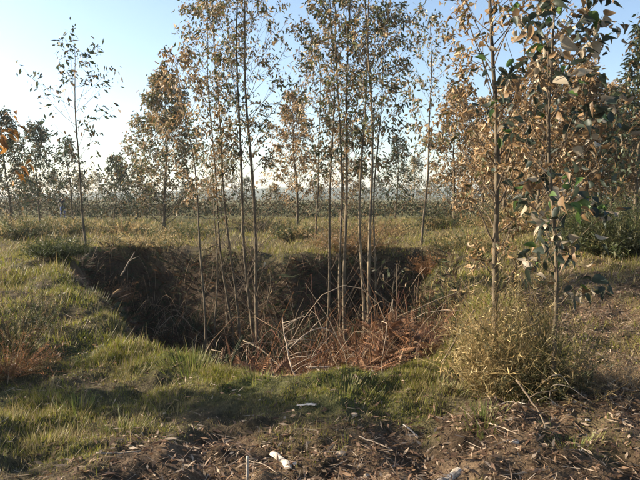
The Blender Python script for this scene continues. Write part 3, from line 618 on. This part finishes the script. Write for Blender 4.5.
def bark(label, pl, r0, tilt, seed):
    r = np.random.default_rng(seed); pts = []
    for (p, y) in pl:
        X_, Y_ = gat(p, y); pts.append((X_, Y_, hz1(X_, Y_) + r0 * .7))
    pts = np.array(pts); T = np.linspace(0, 1, 9); P = np.stack([np.interp(T, np.linspace(0, 1, len(pts)), pts[:, i]) for i in range(3)], 1); P[:, 2] += .012 * np.sin(T * 3 + seed)
    b = P[0].copy(); d = norm(np.gradient(P, axis=0)); side = norm(np.cross(d, A(0, 0, 1))); up = np.cross(side, d); m = MB(); rows = []
    for rad in (r0, r0 * .82):
        for i in range(9):
            a = np.linspace(-1.9, 1.3, 7) * (.8 + .25 * r.random()) + tilt; q_ = rad * (.75 + .4 * r.random()) * (1 if 0 < i < 8 else .75)
            rows.append(P[i] - b + np.cos(a)[:, None] * up[i] * q_ + np.sin(a)[:, None] * side[i] * q_ * 1.2)
    q = [(k * 63 + i * 7 + j, k * 63 + i * 7 + j + 1, k * 63 + i * 7 + j + 8, k * 63 + i * 7 + j + 7) for k in (0, 1) for i in range(8) for j in range(6)]
    q += [(i * 7 + e, i * 7 + 7 + e, 70 + i * 7 + e, 63 + i * 7 + e) for i in range(8) for e in (0, 6)] + [(e * 7 + j, e * 7 + j + 1, 64 + e * 7 + j, 63 + e * 7 + j) for e in (0, 8) for j in range(6)]
    o = m.add(np.concatenate(rows), {4: q}, A(1, 1, 1)).build('bark_piece', M_WHITE, None, False); o.location = tuple(b); tag(o, label, 'bark')
bark('curled whitish bark piece in the shaded foreground litter', [(271, 440), (280, 446), (286, 453), (288, 461)], .022, .3, 1)
bark('pale bark curl in the litter right of centre', [(405, 420), (414, 424), (422, 427)], .012, -.5, 2)
bark('broad pale bark slab at the bottom right of centre', [(442, 474), (452, 470), (464, 465)], .026, .2, 3)
bark('flat pale bark strip above the curled whitish piece', [(297, 408), (307, 411), (316, 413)], .014, 0, 4)
# small stones and chips
ico = [(0, 0, 1)] + [(.9 * math.cos(i * 1.2566), .9 * math.sin(i * 1.2566), .45) for i in range(5)] + [(.9 * math.cos(i * 1.2566 + .6), .9 * math.sin(i * 1.2566 + .6), -.45) for i in range(5)] + [(0, 0, -1)]
icf = [(0, 1 + i, 1 + (i + 1) % 5) for i in range(5)] + [(1 + i, 6 + i, 1 + (i + 1) % 5) for i in range(5)] + [(1 + (i + 1) % 5, 6 + i, 6 + (i + 1) % 5) for i in range(5)] + [(11, 6 + (i + 1) % 5, 6 + i) for i in range(5)]
for k, (lab, p, y, s) in enumerate([
    ('small white stone right of the curled bark piece', 294, 456, .015), ('white stone in the litter below the straw clump', 520, 453, .02),
    ('small white stone below the arching dead stems', 594, 430, .014), ('white chip at the lower right', 587, 461, .013),
    ('pale stone at the foot of the gorse bush', 559, 423, .014), ('pale stone left of the bare foreground', 161, 404, .018),
    ('tan stone on the rim in the middle foreground', 355, 417, .024), ('pale stone beside the broad bark slab', 368, 463, .022),
    ('flat grey stone in the shaded middle foreground', 340, 444, .03)]):
    r = np.random.default_rng(700 + k); X_, Y_ = gat(p, y)
    vv = np.array(ico) * s * r.uniform(.7, 1.35, (12, 1)) * A(1.25, 1, .7)
    o = MB().add(vv, {3: icf}, A(1, 1, 1)).build('stone', M_WHITE if k < 6 else M_DEAD, None, False); o.location = (X_, Y_, hz1(X_, Y_) + s * .45)
    tag(o, lab, 'stone', 'pale stones and chips in the foreground')

# ------------------------------------------------------------------ person far off in the field
def person(loc, rz):
    t = thing('person', 'person in blue trousers and dark jacket far off in the field', 'person', loc, None, rz)
    V_ = []; E_ = []; Rd = []
    def v(x, y, z, r, p=None):
        V_.append((x, y, z)); Rd.append(r); i = len(V_) - 1
        if p is not None: E_.append((p, i))
        return i
    pel = v(0, 0, .92, .13); sp = v(0, .02, 1.15, .125, pel); ch = v(0, .03, 1.36, .14, sp); nk = v(0, .05, 1.49, .055, ch); h1 = v(0, .07, 1.58, .085, nk); h2 = v(0, .08, 1.68, .08, h1)
    for s in (-1, 1):
        hp = v(s * .10, 0, .85, .095, pel); kn = v(s * .12, .05 * s + .04, .47, .06, hp); an = v(s * .13, .04 * s - .03, .09, .042, kn); v(s * .14, .04 * s + .13, .035, .035, an)
        sh = v(s * .19, .02, 1.41, .06, ch); el = v(s * .27, .05, 1.13, .045, sh); wr = v(s * .24, .25, .98, .03, el); hd = v(s * .235, .31, .96, .033, wr)
        for k in range(4): f1 = v(s * (.235 + (k - 1.5) * .02), .36, .955, .009, hd); v(s * (.235 + (k - 1.5) * .02), .385 + .004 * (k % 2), .93, .008, f1)
        th = v(s * .195, .33, .975, .010, hd); v(s * .185, .36, .965, .009, th)
    me = D.meshes.new('body'); me.from_pydata(V_, E_, []); o = obj('body', me, t)
    sk = o.modifiers.new('skin', 'SKIN'); o.modifiers.new('sub', 'SUBSURF').levels = 1
    for i, rd in enumerate(Rd): me.skin_vertices[0].data[i].radius = (rd, rd)
    me.skin_vertices[0].data[0].use_root = True
    dg = bpy.context.evaluated_depsgraph_get(); ev = o.evaluated_get(dg); nm = D.meshes.new_from_object(ev); o.modifiers.clear(); o.data = nm
    def flat(n, c, ro=.8):
        m, tr, out = mat_base(n); p = tr.nodes.new('ShaderNodeBsdfPrincipled'); ns = tr.nodes.new('ShaderNodeTexNoise'); ns.inputs['Scale'].default_value = 20
        mx = tr.nodes.new('ShaderNodeMix'); mx.data_type = 'RGBA'; mx.inputs[6].default_value = (*[q * .7 for q in c], 1); mx.inputs[7].default_value = (*[q * 1.3 for q in c], 1)
        tr.links.new(ns.outputs[0], mx.inputs[0]); tr.links.new(mx.outputs[2], p.inputs['Base Color']); p.inputs['Roughness'].default_value = ro; tr.links.new(p.outputs[0], out.inputs[0]); return m
    ms = [flat('denim', (.03, .075, .26)), flat('jacket', (.035, .03, .035)), flat('skin', (.42, .25, .18), .5), flat('boots', (.04, .03, .02)), flat('hair', (.03, .02, .012))]
    nm.materials.clear()
    for m in ms[:4]: nm.materials.append(m)
    for p in nm.polygons:
        c = p.center; p.use_smooth = True
        p.material_index = 3 if c.z < .1 else 2 if (c.z > 1.49 or (c.y > .24 and c.z > .8 and c.z < 1.05)) else 1 if c.z > .95 or abs(c.x) > .2 else 0
    hm = MB(); th = np.linspace(0, 2 * math.pi, 12, endpoint=False)
    for ph0, ph1 in ((0, .5), (.5, 1.0), (1.0, 1.6)):
        a = np.array([(.1 * math.sin(ph0) * math.cos(q_), .065 + .11 * math.sin(ph0) * math.sin(q_) - .02, 1.66 + .115 * math.cos(ph0)) for q_ in th]); b = np.array([(.1 * math.sin(ph1) * math.cos(q_), .065 + .11 * math.sin(ph1) * math.sin(q_) - .02, 1.66 + .115 * math.cos(ph1)) for q_ in th])
        hm.add(np.concatenate([a, b]), {4: [(i, (i + 1) % 12, 12 + (i + 1) % 12, 12 + i) for i in range(12)]}, A(1, 1, 1))
    hm.build('hair', ms[4], t)
    for s in (-1, 1): MB().add(np.array(ico) * .012 + A(s * .033, .155, 1.63), {3: icf}, A(1, 1, 1)).build('eye', ms[4], t)
    MB().add(np.array(ico) * A(.012, .02, .022) + A(0, .165, 1.6), {3: icf}, A(1, 1, 1)).build('nose', ms[2], t)
    MB().add(np.array(ico) * A(.028, .008, .008) + A(0, .152, 1.55), {3: icf}, A(1, 1, 1)).build('mouth', ms[3], t)
X_ = px(63, 46); person((X_, 46, hz1(X_, 46)), R(200))
stick('walking_stick', 'pale stick held slanting by the person in the field', [(X_ + .1, 45.6, hz1(X_, 45.6)), (X_ - .1, 45.62, .95), (X_ - .38, 45.6, 1.85)], .02, .015, M_WHITE, (), 'stick')

# ------------------------------------------------------------------ haze
hb = MB(); a, b, y0, y1, z0, z1 = -2600, 2600, -200, 1900, -6, 48
hb.add(np.array([(a, y0, z0), (b, y0, z0), (b, y1, z0), (a, y1, z0), (a, y0, z1), (b, y0, z1), (b, y1, z1), (a, y1, z1)], float), {4: [(3, 2, 1, 0), (4, 5, 6, 7), (0, 1, 5, 4), (1, 2, 6, 5), (2, 3, 7, 6), (3, 0, 4, 7)]}, A(1, 1, 1))
m, t, out = mat_base('haze'); pv = t.nodes.new('ShaderNodeVolumePrincipled'); pv.inputs['Color'].default_value = (.9, .95, 1, 1); pv.inputs['Density'].default_value = .00035; pv.inputs['Anisotropy'].default_value = .3
t.links.new(pv.outputs[0], out.inputs['Volume'])
tag(hb.build('haze', m, None, False), 'thin pale haze over the far field and hills', 'haze', kind='stuff')
